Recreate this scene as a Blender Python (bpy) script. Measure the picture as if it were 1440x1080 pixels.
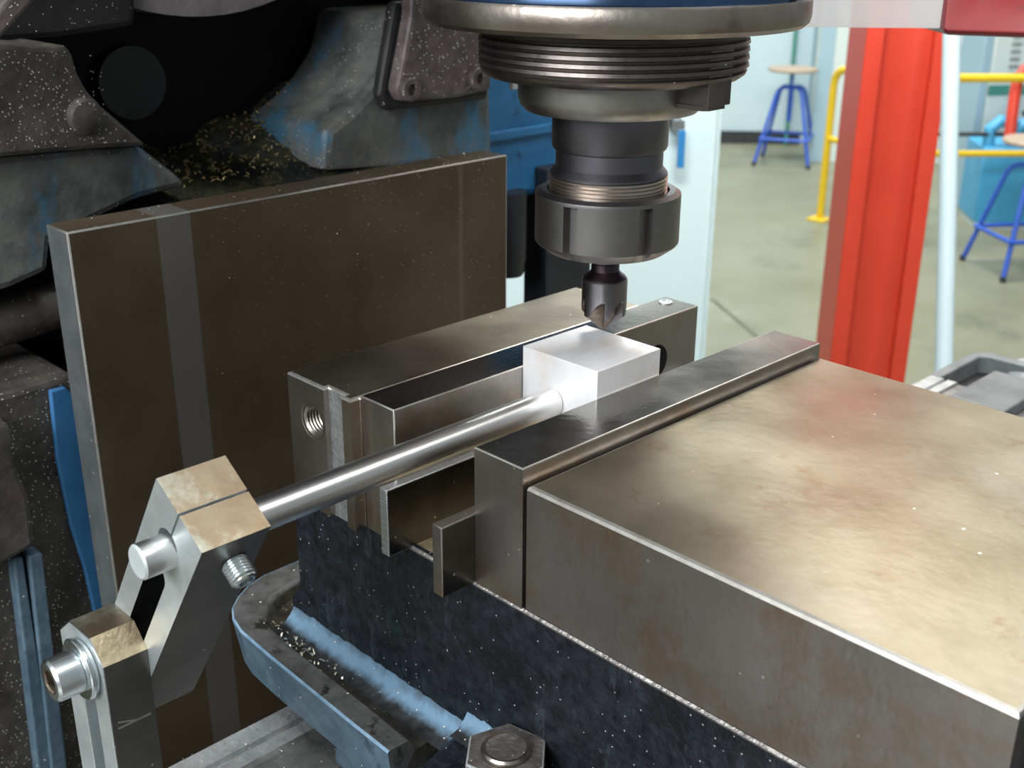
import bpy, bmesh, math, random
from mathutils import Vector, Matrix
random.seed(7)
PI = math.pi
S = 0.001                      # everything below is written in millimetres
for o in list(bpy.data.objects): bpy.data.objects.remove(o)
scn = bpy.context.scene
col = scn.collection

# ------------------------------------------------------------------ camera
cam = bpy.data.cameras.new('camera'); co = bpy.data.objects.new('camera', cam); col.objects.link(co)
cam.sensor_width = 36; cam.lens = 1645.2 / 1440 * 36
cam.clip_start = 0.01; cam.clip_end = 60
Rm = Matrix(((0.6967645, -0.2679231, 0.6653844), (0.7172853, 0.2543148, -0.6487109), (0.0045875, 0.9292692, 0.3693748)))
co.matrix_world = Matrix.Translation(Vector((274.616, -274.156, 187.956)) * S) @ Rm.to_4x4()
cam.dof.use_dof = True; cam.dof.focus_distance = 0.47; cam.dof.aperture_fstop = 20
scn.camera = co

# ------------------------------------------------------------------ world, lights, exposure
scn.view_settings.view_transform = 'Standard'; scn.view_settings.look = 'None'
scn.view_settings.gamma = 1; scn.view_settings.use_curve_mapping = False
scn.view_settings.exposure = 0.0
w = bpy.data.worlds.new('world'); scn.world = w; w.use_nodes = True
w.node_tree.nodes['Background'].inputs[0].default_value = (0.80, 0.87, 0.90, 1)
w.node_tree.nodes['Background'].inputs[1].default_value = 0.32

def area(name, loc, target, sx, sy, power, color):
    l = bpy.data.lights.new(name, 'AREA'); l.shape = 'RECTANGLE'; l.size = sx; l.size_y = sy; l.energy = power; l.color = color
    o = bpy.data.objects.new(name, l); col.objects.link(o); o.location = loc
    o.rotation_euler = (Vector(target) - Vector(loc)).to_track_quat('-Z', 'Y').to_euler()
    return o
area('window_light', (0.5, -4.1, 1.9), (0, 0, 0), 3.2, 1.8, 275, (0.93, 0.97, 1.0))          # shop windows behind the photographer's left
area('far_window', (-1.7, 5.3, 3.3), (0.1, 0.05, 0), 3.0, 1.9, 22, (1.0, 0.97, 0.86))       # unseen far window, inferred from glare on the jaw tops
area('aisle_light', (-3.4, 4.6, 5.6), (-3.4, 5.4, -1), 3.5, 3.0, 720, (0.98, 1.0, 0.94))
area('bay_light', (0.7, 1.7, 2.6), (0, 0, 0), 1.9, 0.6, 36, (1.0, 0.98, 0.94))
area('background_fill', (0.2, -0.2, 2.4), (-3.0, 3.5, 2.3), 2.2, 1.0, 250, (0.95, 1.0, 1.0))  # added fill, aimed past the vise to brighten the cabinet

# ------------------------------------------------------------------ materials
def nd(nt, t, **k):
    n = nt.nodes.new(t)
    for a, b in k.items(): setattr(n, a, b)
    return n
def mat(name, c1, c2=None, metal=0.0, rough=0.5, rvar=0.0, scale=40, bump=0.0, bscale=None, specks=0.0, sscale=350,
        patches=(), stretch=(1, 1, 1), spec=0.5, speckcol=(0.75, 0.72, 0.62), alpha=1.0, trans=0.0, detail=6, coat=0.0, wear_or_reflection=None):
    m = bpy.data.materials.new(name); m.use_nodes = True; nt = m.node_tree; L = nt.links
    b = nt.nodes['Principled BSDF']
    b.inputs['Metallic'].default_value = metal; b.inputs['Roughness'].default_value = rough
    b.inputs['Specular IOR Level'].default_value = spec
    if coat: b.inputs['Coat Weight'].default_value = coat; b.inputs['Coat Roughness'].default_value = 0.15
    if alpha < 1: b.inputs['Alpha'].default_value = alpha
    if trans: b.inputs['Transmission Weight'].default_value = trans
    tc = nd(nt, 'ShaderNodeTexCoord'); mp = nd(nt, 'ShaderNodeMapping'); L.new(tc.outputs['Object'], mp.inputs['Vector'])
    mp.inputs['Scale'].default_value = stretch
    n = nd(nt, 'ShaderNodeTexNoise'); n.inputs['Scale'].default_value = scale; n.inputs['Detail'].default_value = detail; n.inputs['Roughness'].default_value = 0.62
    L.new(mp.outputs[0], n.inputs['Vector'])
    def mix(fac, a, bcol):
        x = nd(nt, 'ShaderNodeMix', data_type='RGBA')
        if hasattr(fac, 'links'): L.new(fac, x.inputs[0])
        else: x.inputs[0].default_value = fac
        if hasattr(a, 'links'): L.new(a, x.inputs[6])
        else: x.inputs[6].default_value = (*a, 1)
        if hasattr(bcol, 'links'): L.new(bcol, x.inputs[7])
        else: x.inputs[7].default_value = (*bcol, 1)
        return x.outputs[2]
    def ramp(src, lo, hi):
        r = nd(nt, 'ShaderNodeMapRange'); L.new(src, r.inputs[0]); r.inputs[1].default_value = lo; r.inputs[2].default_value = hi
        return r.outputs[0]
    c = mix(ramp(n.outputs[0], 0.34, 0.66), c1, c2 if c2 else c1)
    for (pc, ps, lo, hi, off, st) in patches:
        mp2 = nd(nt, 'ShaderNodeMapping'); L.new(tc.outputs['Object'], mp2.inputs['Vector']); mp2.inputs['Location'].default_value = (off, off * 1.7, off * 0.6)
        mp2.inputs['Scale'].default_value = st
        pn = nd(nt, 'ShaderNodeTexNoise'); pn.inputs['Scale'].default_value = ps; pn.inputs['Detail'].default_value = 7; pn.inputs['Roughness'].default_value = 0.7
        L.new(mp2.outputs[0], pn.inputs['Vector'])
        c = mix(ramp(pn.outputs[0], lo, hi), c, pc)
    if wear_or_reflection:                       # bands of worn surface or painted reflection, fixed to the object: (axis, centre, half width, soft, colour, z-range)
        for (axis, cen, hw, soft, wc, amt) in wear_or_reflection:
            sp = nd(nt, 'ShaderNodeSeparateXYZ'); L.new(tc.outputs['Object'], sp.inputs[0])
            wob = nd(nt, 'ShaderNodeMath', operation='MULTIPLY_ADD'); L.new(n.outputs[0], wob.inputs[0]); wob.inputs[1].default_value = soft; wob.inputs[2].default_value = -cen - soft * 0.5
            ad = nd(nt, 'ShaderNodeMath', operation='ADD'); L.new(sp.outputs[axis], ad.inputs[0]); L.new(wob.outputs[0], ad.inputs[1])
            ab = nd(nt, 'ShaderNodeMath', operation='ABSOLUTE'); L.new(ad.outputs[0], ab.inputs[0])
            f = ramp(ab.outputs[0], hw + soft * 0.3, hw - soft * 0.3)
            ml = nd(nt, 'ShaderNodeMath', operation='MULTIPLY'); L.new(f, ml.inputs[0]); ml.inputs[1].default_value = amt
            c = mix(ml.outputs[0], c, wc)
    if specks:
        v = nd(nt, 'ShaderNodeTexVoronoi'); v.inputs['Scale'].default_value = sscale; L.new(tc.outputs['Object'], v.inputs['Vector'])
        near = nd(nt, 'ShaderNodeMath', operation='LESS_THAN'); L.new(v.outputs['Distance'], near.inputs[0]); near.inputs[1].default_value = 0.20
        sc = nd(nt, 'ShaderNodeSeparateColor'); L.new(v.outputs['Color'], sc.inputs[0])
        keep = nd(nt, 'ShaderNodeMath', operation='LESS_THAN'); L.new(sc.outputs[0], keep.inputs[0]); keep.inputs[1].default_value = specks
        mu = nd(nt, 'ShaderNodeMath', operation='MULTIPLY'); L.new(near.outputs[0], mu.inputs[0]); L.new(keep.outputs[0], mu.inputs[1])
        c = mix(mu.outputs[0], c, speckcol)
    L.new(c, b.inputs['Base Color'])
    if rvar:
        n3 = nd(nt, 'ShaderNodeTexNoise'); n3.inputs['Scale'].default_value = scale * 0.6; n3.inputs['Detail'].default_value = 8; L.new(mp.outputs[0], n3.inputs['Vector'])
        r = nd(nt, 'ShaderNodeMapRange'); L.new(n3.outputs[0], r.inputs[0]); r.inputs[1].default_value = 0.3; r.inputs[2].default_value = 0.7
        r.inputs[3].default_value = max(0.03, rough - rvar); r.inputs[4].default_value = min(1, rough + rvar); L.new(r.outputs[0], b.inputs['Roughness'])
    if bump:
        bn = nd(nt, 'ShaderNodeTexNoise'); bn.inputs['Scale'].default_value = bscale or scale * 4; bn.inputs['Detail'].default_value = 5; L.new(mp.outputs[0], bn.inputs['Vector'])
        bp = nd(nt, 'ShaderNodeBump'); bp.inputs['Strength'].default_value = bump; bp.inputs['Distance'].default_value = 0.001
        L.new(bn.outputs[0], bp.inputs['Height']); L.new(bp.outputs[0], b.inputs['Normal'])
    return m
M = {}
# ground / machined steels
M['jaw_top'] = mat('brown_ground_steel', (0.235, 0.205, 0.14), (0.315, 0.285, 0.215), metal=1, rough=0.36, rvar=0.10, scale=22, bump=0.08, bscale=240, specks=0.01, sscale=260,
                   patches=(((0.36, 0.335, 0.29), 9, 0.5, 0.75, 3.1, (1, 1, 1)), ((0.22, 0.15, 0.09), 45, 0.60, 0.75, 7.3, (1, 1, 1))))
M['plate'] = mat('dark_hardened_steel', (0.25, 0.225, 0.20), (0.32, 0.30, 0.275), metal=1, rough=0.22, rvar=0.10, scale=34, bump=0.09, bscale=300, specks=0.01, sscale=300)
M['edge'] = mat('worn_bright_edge', (0.58, 0.54, 0.49), (0.78, 0.75, 0.70), metal=1, rough=0.38, scale=120)
M['fix_top'] = mat('oiled_steel_top', (0.27, 0.23, 0.17), (0.36, 0.32, 0.26), metal=1, rough=0.33, rvar=0.08, scale=25, bump=0.08, bscale=600, specks=0.015)
M['side'] = mat('milled_steel_side', (0.34, 0.305, 0.275), (0.41, 0.375, 0.345), metal=1, rough=0.36, rvar=0.06, scale=28, bump=0.10, bscale=500, specks=0.02,
                patches=(((0.35, 0.235, 0.145), 26, 0.48, 0.72, 1.1, (1, 1, 1)),), stretch=(1, 1, 0.6))
M['rough_mill'] = mat('rough_milled_face', (0.42, 0.43, 0.44), (0.56, 0.57, 0.58), metal=1, rough=0.5, scale=160, bump=0.5, bscale=420)
M['parallel'] = mat('blackened_parallel_steel', (0.10, 0.095, 0.085), (0.15, 0.14, 0.125), metal=1, rough=0.30, scale=60, specks=0.01)
M['parallel_end'] = mat('sawn_steel_end', (0.55, 0.56, 0.57), (0.75, 0.76, 0.77), metal=1, rough=0.42, scale=260, stretch=(0.3, 1, 2.5), bump=0.3, bscale=400)
M['alu'] = mat('raw_aluminium', (0.86, 0.86, 0.88), (0.94, 0.94, 0.95), metal=0.45, rough=0.46, rvar=0.05, scale=50, stretch=(1, 1, 0.25), bump=0.08, bscale=300,
               patches=(((0.86, 0.76, 0.68), 34, 0.52, 0.72, 2.2, (1.6, 0.7, 1)),))
M['rod'] = mat('polished_round_bar', (0.70, 0.70, 0.70), (0.80, 0.79, 0.77), metal=1, rough=0.30, rvar=0.05, scale=60, stretch=(1, 0.15, 1), bump=0.04, bscale=800)
M['rodend'] = mat('turned_bar_end', (0.58, 0.63, 0.64), (0.66, 0.70, 0.70), metal=0.4, rough=0.5, scale=200)
M['clamp'] = mat('sawn_mild_steel', (0.64, 0.69, 0.71), (0.78, 0.83, 0.84), metal=0.75, rough=0.36, rvar=0.08, scale=70, bump=0.12, bscale=500)
M['clamp_top'] = mat('brown_stained_steel', (0.30, 0.225, 0.15), (0.38, 0.31, 0.22), metal=1, rough=0.45, rvar=0.08, scale=55, bump=0.12,
                     patches=(((0.52, 0.54, 0.46), 40, 0.49, 0.66, 5.0, (1, 1, 1)),))
M['clamp_dark'] = mat('dark_and_shaded_steel', (0.18, 0.17, 0.16), (0.25, 0.24, 0.22), metal=1, rough=0.38, rvar=0.06, scale=45, specks=0.008)  # darker steel; paints shade onto the right faces of arm and post
M['rust'] = mat('rusty_chamfer', (0.48, 0.38, 0.24), (0.66, 0.54, 0.36), metal=0.9, rough=0.5, scale=260, bump=0.4, bscale=500)
M['zinc'] = mat('zinc_plated_steel', (0.74, 0.80, 0.82), (0.84, 0.88, 0.89), metal=1, rough=0.26, rvar=0.05, scale=80)
M['hex'] = mat('dark_socket', (0.20, 0.16, 0.13), (0.34, 0.27, 0.2), metal=1, rough=0.45, scale=200)
# cast and painted
M['cast'] = mat('grimy_navy_casting', (0.004, 0.005, 0.007), (0.017, 0.021, 0.027), spec=0.35, rough=0.38, rvar=0.14, scale=150, bump=0.8, bscale=260, specks=0.07, sscale=560, speckcol=(0.35, 0.37, 0.38),
                patches=(((0.075, 0.09, 0.11), 60, 0.55, 0.80, 4.4, (1.0, 1.0, 0.35)), ((0.006, 0.007, 0.009), 34, 0.50, 0.62, 17.3, (1, 1, 1)), ((0.015, 0.04, 0.038), 24, 0.58, 0.7, 9.1, (1, 1, 1)), ((0.10, 0.11, 0.13), 190, 0.64, 0.74, 21.0, (1, 1, 0.7))))
M['fillet'] = mat('worn_light_blue_paint', (0.012, 0.014, 0.017), (0.04, 0.042, 0.045), rough=0.42, scale=120, bump=0.6, bscale=260, specks=0.06, sscale=560,
                  wear_or_reflection=((1, 0.0034, 0.0028, 0.0065, (0.17, 0.29, 0.41), 0.9),))
M['bluedge'] = mat('pale_blue_rim_edge', (0.12, 0.22, 0.33), (0.26, 0.38, 0.50), rough=0.42, scale=90)  # pale blue along the tray rim's outer bevel
M['rim'] = mat('grey_blue_cast_rim', (0.055, 0.095, 0.135), (0.11, 0.165, 0.21), rough=0.4, rvar=0.1, scale=70, bump=0.35, bscale=220, specks=0.03, sscale=400,
               patches=(((0.02, 0.03, 0.05), 60, 0.56, 0.7, 3.7, (1, 1, 0.6)),))
M['rimtop'] = mat('greasy_rim_top', (0.05, 0.05, 0.047), (0.12, 0.12, 0.115), rough=0.42, scale=80, bump=0.4, bscale=300, specks=0.04,
                  patches=(((0.015, 0.015, 0.014), 70, 0.57, 0.64, 1.9, (1, 1, 1)),))
M['bededge'] = mat('chipped_bare_edge', (0.22, 0.20, 0.19), (0.62, 0.58, 0.55), metal=0.8, rough=0.42, scale=130, bump=0.8)
M['dirtynut'] = mat('dirty_brown_nut', (0.13, 0.11, 0.10), (0.26, 0.235, 0.22), metal=0.7, rough=0.42, scale=90, bump=0.7, bscale=260, specks=0.06, sscale=560)
M['endcast'] = mat('grey_table_end_casting', (0.11, 0.12, 0.125), (0.19, 0.20, 0.205), metal=0.2, rough=0.45, scale=30, bump=0.3)
M['motor'] = mat('dusty_pinkish_cover', (0.15, 0.125, 0.125), (0.26, 0.23, 0.24), rough=0.5, scale=40, bump=0.6, specks=0.1, sscale=560)
M['tray'] = mat('oily_tray_bottom', (0.016, 0.015, 0.012), (0.055, 0.048, 0.034), rough=0.35, scale=90, bump=0.7, bscale=260, specks=0.08, sscale=450, speckcol=(0.4, 0.36, 0.22))
M['tablesteel'] = mat('scraped_table_steel', (0.34, 0.35, 0.35), (0.52, 0.53, 0.53), metal=0.5, rough=0.42, rvar=0.1, scale=110, bump=0.5, bscale=300, specks=0.05, sscale=420)
M['tabledark'] = mat('dirty_table_steel', (0.16, 0.155, 0.15), (0.30, 0.295, 0.285), metal=0.6, rough=0.45, scale=60, bump=0.4, bscale=300, specks=0.07, sscale=420)
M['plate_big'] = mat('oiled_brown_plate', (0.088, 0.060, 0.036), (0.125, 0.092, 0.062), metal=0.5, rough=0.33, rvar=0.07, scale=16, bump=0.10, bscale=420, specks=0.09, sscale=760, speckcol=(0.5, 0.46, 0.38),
                     wear_or_reflection=((1, -0.0885, 0.0092, 0.001, (0.20, 0.195, 0.185), 0.6), (1, 0.104, 0.0016, 0.003, (0.16, 0.15, 0.135), 0.5)))  # broad pale band is a reflection painted into the plate colour
M['plate_edge'] = mat('grey_ground_plate_edge', (0.16, 0.175, 0.18), (0.24, 0.255, 0.26), metal=0.7, rough=0.42, scale=50, bump=0.15, specks=0.05, sscale=330)
M['grime'] = mat('grimy_dark_casting', (0.034, 0.029, 0.025), (0.085, 0.073, 0.064), rough=0.48, rvar=0.1, scale=45, bump=0.6, bscale=180, specks=0.22, sscale=520, speckcol=(0.5, 0.47, 0.4),
                 patches=(((0.10, 0.055, 0.05), 24, 0.60, 0.72, 6.2, (1, 1, 1)),))
M['grimeblue'] = mat('grimy_bluish_casting', (0.055, 0.062, 0.060), (0.17, 0.172, 0.155), rough=0.42, scale=34, bump=0.5, bscale=180, specks=0.2, sscale=520, speckcol=(0.6, 0.58, 0.5),
                     patches=(((0.04, 0.17, 0.29), 20, 0.53, 0.70, 3.3, (1, 1, 0.5)), ((0.10, 0.09, 0.05), 26, 0.58, 0.7, 8.3, (1, 1, 1))))
M['black'] = mat('black_oil_and_shade', (0.002, 0.003, 0.003), (0.006, 0.006, 0.005), spec=0.2, rough=0.55, scale=30, specks=0.01)  # near-black; also stands in for shade in slots, holes and gaps
M['disc'] = mat('dark_teal_disc', (0.022, 0.030, 0.031), (0.028, 0.038, 0.038), rough=0.5, scale=30)
M['chipbed'] = mat('chip_covered_slope', (0.022, 0.022, 0.014), (0.075, 0.068, 0.032), rough=0.5, scale=120, bump=1.0, bscale=260, specks=0.3, sscale=560, speckcol=(0.5, 0.42, 0.2), patches=(((0.05, 0.08, 0.09), 14, 0.5, 0.65, 2.0, (1, 1, 1)), ((0.006, 0.007, 0.006), 18, 0.48, 0.6, 8.0, (1, 1, 1))))
M['brownplate'] = mat('rough_brown_cover', (0.060, 0.045, 0.043), (0.13, 0.10, 0.097), rough=0.5, scale=90, bump=1.0, bscale=120, specks=0.16, sscale=520)
M['bluepaint'] = mat('blue_machine_paint', (0.015, 0.115, 0.27), (0.03, 0.17, 0.36), rough=0.42, scale=40, bump=0.15,
                     patches=(((0.012, 0.03, 0.06), 40, 0.60, 0.68, 4.1, (1, 1, 1)),))
M['bluestripe'] = mat('clean_blue_paint', (0.035, 0.14, 0.31), (0.05, 0.18, 0.38), rough=0.4, scale=50)
M['blackpaint'] = mat('black_cylinder_paint', (0.010, 0.012, 0.016), (0.022, 0.024, 0.03), rough=0.4, scale=30)
# spindle group
M['flange'] = mat('worn_spindle_flange', (0.24, 0.20, 0.175), (0.36, 0.32, 0.28), metal=0.95, rough=0.34, rvar=0.1, scale=24, bump=0.15, bscale=260, specks=0.03, sscale=260,
                  patches=(((0.16, 0.12, 0.10), 22, 0.55, 0.7, 1.3, (1, 1, 1)), ((0.38, 0.30, 0.18), 30, 0.62, 0.72, 5.5, (1, 1, 1))))
M['flangeblue'] = mat('blued_flange_band', (0.012, 0.02, 0.045), (0.03, 0.07, 0.14), metal=0.6, rough=0.25, scale=18, specks=0.02)
M['ring'] = mat('dark_oily_thread', (0.10, 0.085, 0.08), (0.19, 0.165, 0.15), metal=0.9, rough=0.33, rvar=0.08, scale=40, bump=0.2, specks=0.02)
M['collar'] = mat('steel_collar', (0.24, 0.23, 0.22), (0.38, 0.36, 0.34), metal=1, rough=0.36, rvar=0.1, scale=30, bump=0.15, patches=(((0.50, 0.40, 0.30), 34, 0.60, 0.72, 2.0, (1, 1, 1)),))
M['shank'] = mat('blued_chuck_body', (0.12, 0.12, 0.15), (0.18, 0.17, 0.19), metal=1, rough=0.34, rvar=0.04, scale=20)
M['thread'] = mat('bright_chuck_thread', (0.50, 0.44, 0.40), (0.66, 0.60, 0.55), metal=1, rough=0.28, scale=60)
M['nut'] = mat('dark_collet_nut', (0.19, 0.18, 0.175), (0.25, 0.235, 0.23), metal=1, rough=0.40, rvar=0.05, scale=26, bump=0.05, specks=0.004,
               patches=(((0.13, 0.15, 0.30), 60, 0.68, 0.76, 8.0, (1, 1, 0.5)),))
M['mill'] = mat('high_speed_steel', (0.22, 0.21, 0.23), (0.29, 0.275, 0.285), metal=1, rough=0.30, rvar=0.05, scale=60, bump=0.05)
M['millneck'] = mat('blued_cutter_neck', (0.035, 0.05, 0.11), (0.15, 0.10, 0.10), metal=1, rough=0.26, scale=55)
M['flute'] = mat('coppery_flute', (0.26, 0.20, 0.15), (0.42, 0.36, 0.30), metal=1, rough=0.42, scale=160, bump=0.3)
# room
M['floor'] = mat('stained_concrete', (0.185, 0.185, 0.118), (0.25, 0.25, 0.18), rough=0.42, rvar=0.08, scale=1.6, bump=0.02, detail=8,
                 patches=(((0.13, 0.135, 0.09), 1.1, 0.55, 0.70, 3.0, (1, 1, 1)), ((0.09, 0.09, 0.065), 2.3, 0.66, 0.74, 7.0, (1, 1, 1)), ((0.36, 0.365, 0.30), 0.9, 0.60, 0.8, 5.0, (1, 1, 1))))
M['floorjoint'] = mat('dirty_floor_joint', (0.07, 0.07, 0.05), (0.14, 0.14, 0.10), rough=0.6, scale=8)
M['wall'] = mat('pale_blue_wall', (0.52, 0.64, 0.69), (0.57, 0.69, 0.73), rough=0.6, scale=1.5)
M['wall2'] = mat('blue_grey_wall', (0.33, 0.48, 0.58), (0.40, 0.55, 0.64), rough=0.6, scale=1.5)
M['whitepanel'] = mat('white_wall_panel', (0.64, 0.72, 0.70), (0.70, 0.77, 0.75), rough=0.6, scale=2)
M['cabinet'] = mat('pale_cyan_enamel', (0.70, 0.845, 0.86), (0.73, 0.865, 0.875), rough=0.45, scale=3)
M['headpaint'] = mat('grimy_head_paint_and_shade', (0.010, 0.011, 0.011), (0.026, 0.025, 0.024), spec=0.3, rough=0.5, scale=40, specks=0.1, sscale=560)
M['redpaint'] = mat('red_structural_paint', (0.60, 0.045, 0.022), (0.66, 0.058, 0.028), rough=0.42, scale=6, bump=0.03)
M['redcast'] = mat('scuffed_dark_red_paint', (0.20, 0.010, 0.013), (0.25, 0.018, 0.02), rough=0.35, scale=14, patches=(((0.12, 0.025, 0.03), 40, 0.56, 0.66, 3.0, (1, 1, 1)),))
M['yellow'] = mat('yellow_rail_paint', (0.80, 0.52, 0.01), (0.86, 0.60, 0.03), rough=0.4, scale=8)
M['stoolblue'] = mat('blue_stool_enamel', (0.02, 0.09, 0.50), (0.035, 0.12, 0.58), rough=0.35, scale=10)
M['wood'] = mat('worn_plywood', (0.36, 0.27, 0.20), (0.50, 0.40, 0.31), rough=0.5, scale=16, stretch=(1, 6, 1))
M['polewhite'] = mat('white_pole_paint', (0.52, 0.63, 0.66), (0.55, 0.66, 0.69), rough=0.4, scale=4)
M['skyblue'] = mat('sky_blue_enamel', (0.06, 0.36, 0.66), (0.08, 0.42, 0.74), rough=0.4, scale=6)
M['green'] = mat('green_stripe_paint', (0.06, 0.24, 0.19), (0.08, 0.28, 0.22), rough=0.5, scale=6)
M['dark'] = mat('dark_rubber', (0.02, 0.022, 0.024), (0.04, 0.042, 0.045), rough=0.5, scale=20)
M['tag'] = mat('blue_plastic_tag', (0.03, 0.22, 0.52), (0.05, 0.26, 0.58), rough=0.4, scale=20)
M['chip'] = mat('bright_metal_chip', (0.75, 0.72, 0.60), (0.90, 0.86, 0.74), metal=0.8, rough=0.35, scale=90)
M['brasschip'] = mat('golden_metal_chip', (0.52, 0.38, 0.16), (0.78, 0.62, 0.34), metal=0.7, rough=0.4, scale=90)
M['guard'] = mat('milky_clear_plastic', (0.86, 0.84, 0.86), (0.90, 0.88, 0.88), rough=0.35, scale=30, alpha=0.55)

# the guard lets light through from behind
nt = M['guard'].node_tree; nt.nodes['Principled BSDF'].inputs['Alpha'].default_value = 1
tr = nt.nodes.new('ShaderNodeBsdfTranslucent'); tr.inputs[0].default_value = (0.95, 0.92, 0.93, 1)
tp = nt.nodes.new('ShaderNodeBsdfTransparent'); m1 = nt.nodes.new('ShaderNodeMixShader'); m2 = nt.nodes.new('ShaderNodeMixShader')
m1.inputs[0].default_value = 0.6; m2.inputs[0].default_value = 0.35
nt.links.new(nt.nodes['Principled BSDF'].outputs[0], m1.inputs[1]); nt.links.new(tr.outputs[0], m1.inputs[2])
nt.links.new(m1.outputs[0], m2.inputs[1]); nt.links.new(tp.outputs[0], m2.inputs[2]); nt.links.new(m2.outputs[0], nt.nodes['Material Output'].inputs[0])

# ------------------------------------------------------------------ mesh helpers
WO = {}                                                         # world origins of objects (mm)
def root(name, loc, label, cat, group=None):
    o = bpy.data.objects.new(name, None); col.objects.link(o); o.location = Vector(loc) * S; o.empty_display_size = 0.02
    WO[o.name] = Vector(loc); o['label'] = label; o['category'] = cat
    if group: o['group'] = group
    return o
def tag(o, label, cat, group=None, kind=None):
    o['label'] = label; o['category'] = cat
    if group: o['group'] = group
    if kind: o['kind'] = kind
    return o
def obj(name, bm, mats, parent=None, sharp=20, smooth=True):
    """bm holds world millimetres; the origin goes to the middle of its underside"""
    if not isinstance(mats, (list, tuple)): mats = [mats]
    xs = [v.co.x for v in bm.verts]; ys = [v.co.y for v in bm.verts]; zs = [v.co.z for v in bm.verts]
    org = Vector(((min(xs) + max(xs)) / 2, (min(ys) + max(ys)) / 2, min(zs)))
    bmesh.ops.recalc_face_normals(bm, faces=bm.faces)
    if smooth:
        for f in bm.faces: f.smooth = True
        ly = bm.faces.layers.int.get('round')
        for e in bm.edges:
            lim = 33 if (ly and len(e.link_faces) == 2 and all(f[ly] for f in e.link_faces)) else sharp
            if len(e.link_faces) != 2 or e.calc_face_angle(0) > math.radians(lim): e.smooth = False
    for v in bm.verts: v.co = (v.co - org) * S
    me = bpy.data.meshes.new(name); bm.to_mesh(me); bm.free()
    for m in mats: me.materials.append(M[m] if isinstance(m, str) else m)
    o = bpy.data.objects.new(name, me); col.objects.link(o)
    WO[o.name] = org
    if parent: o.parent = parent; o.location = (org - WO[parent.name]) * S
    else: o.location = org * S
    return o
def bevel(bm, w, seg=2, mi=-1, edges=None):
    if w > 0:
        bmesh.ops.bevel(bm, geom=list(edges if edges is not None else bm.edges), offset=w, segments=seg, profile=0.5, affect='EDGES', clamp_overlap=True, material=mi)
def add_box(bm, x0, x1, y0, y1, z0, z1, mi=0):
    v = [bm.verts.new((x, y, z)) for x in (x0, x1) for y in (y0, y1) for z in (z0, z1)]
    fs = [(0, 1, 3, 2), (4, 6, 7, 5), (0, 4, 5, 1), (2, 3, 7, 6), (0, 2, 6, 4), (1, 5, 7, 3)]
    out = []
    for f in fs:
        g = bm.faces.new([v[i] for i in f]); g.material_index = mi; out.append(g)
    return out                                                    # order: -x, +x, -y, +y, -z, +z
def box(x0, x1, y0, y1, z0, z1, bv=0.0, seg=2, emi=-1, fm=None):
    bm = bmesh.new(); fs = add_box(bm, x0, x1, y0, y1, z0, z1)
    if fm:
        for i, m in fm.items(): fs[i].material_index = m
    bevel(bm, bv, seg, emi); return bm
def add_prism(bm, pts, axis, a, b, mi=0):
    """polygon pts in the plane normal to axis, extruded from a to b"""
    def P(p, t):
        return {'x': (t, p[0], p[1]), 'y': (p[0], t, p[1]), 'z': (p[0], p[1], t)}[axis]
    A = [bm.verts.new(P(p, a)) for p in pts]; B = [bm.verts.new(P(p, b)) for p in pts]
    f1 = bm.faces.new(A); f2 = bm.faces.new(B[::-1]); f1.material_index = f2.material_index = mi
    sides = []
    n = len(pts)
    for i in range(n):
        f = bm.faces.new((A[i], B[i], B[(i + 1) % n], A[(i + 1) % n])); f.material_index = mi; sides.append(f)
    return f1, f2, sides
def prism(pts, axis, a, b, bv=0.0, seg=2, emi=-1):
    bm = bmesh.new(); add_prism(bm, pts, axis, a, b); bmesh.ops.recalc_face_normals(bm, faces=bm.faces); bevel(bm, bv, seg, emi); return bm
def frame(d):
    d = Vector(d).normalized(); u = d.orthogonal().normalized(); return d, u, d.cross(u)
def add_lathe(bm, prof, c=(0, 0, 0), d=(0, 0, 1), n=64, mi=0, mis=None, up=None, rf=None):
    """prof = [(radius, height)...] turned round direction d through c; rf(theta, i) may scale the radius"""
    c = Vector(c); d = Vector(d).normalized()
    if up is None: u = d.orthogonal().normalized()
    else: u = (Vector(up) - d * Vector(up).dot(d)).normalized()
    v = d.cross(u)
    ly = bm.faces.layers.int.get('round') or bm.faces.layers.int.new('round')
    rings = []
    for i, (r, h) in enumerate(prof):
        if r < 1e-6: rings.append([bm.verts.new(c + d * h)])
        else:
            rings.append([bm.verts.new(c + d * h + (u * math.cos(2 * PI * k / n) + v * math.sin(2 * PI * k / n)) * r * (rf(2 * PI * k / n, i) if rf else 1)) for k in range(n)])
    for i in range(len(rings) - 1):
        A, B = rings[i], rings[i + 1]
        m = mis[i] if mis else mi
        for k in range(n):
            k2 = (k + 1) % n
            if len(A) == 1 and len(B) == 1: continue
            if len(A) == 1: f = bm.faces.new((A[0], B[k], B[k2]))
            elif len(B) == 1: f = bm.faces.new((A[k], A[k2], B[0]))
            else: f = bm.faces.new((A[k], A[k2], B[k2], B[k]))
            f.material_index = m; f[ly] = 1
def lathe(*a, **k):
    bm = bmesh.new(); add_lathe(bm, *a, **k); return bm
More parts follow.
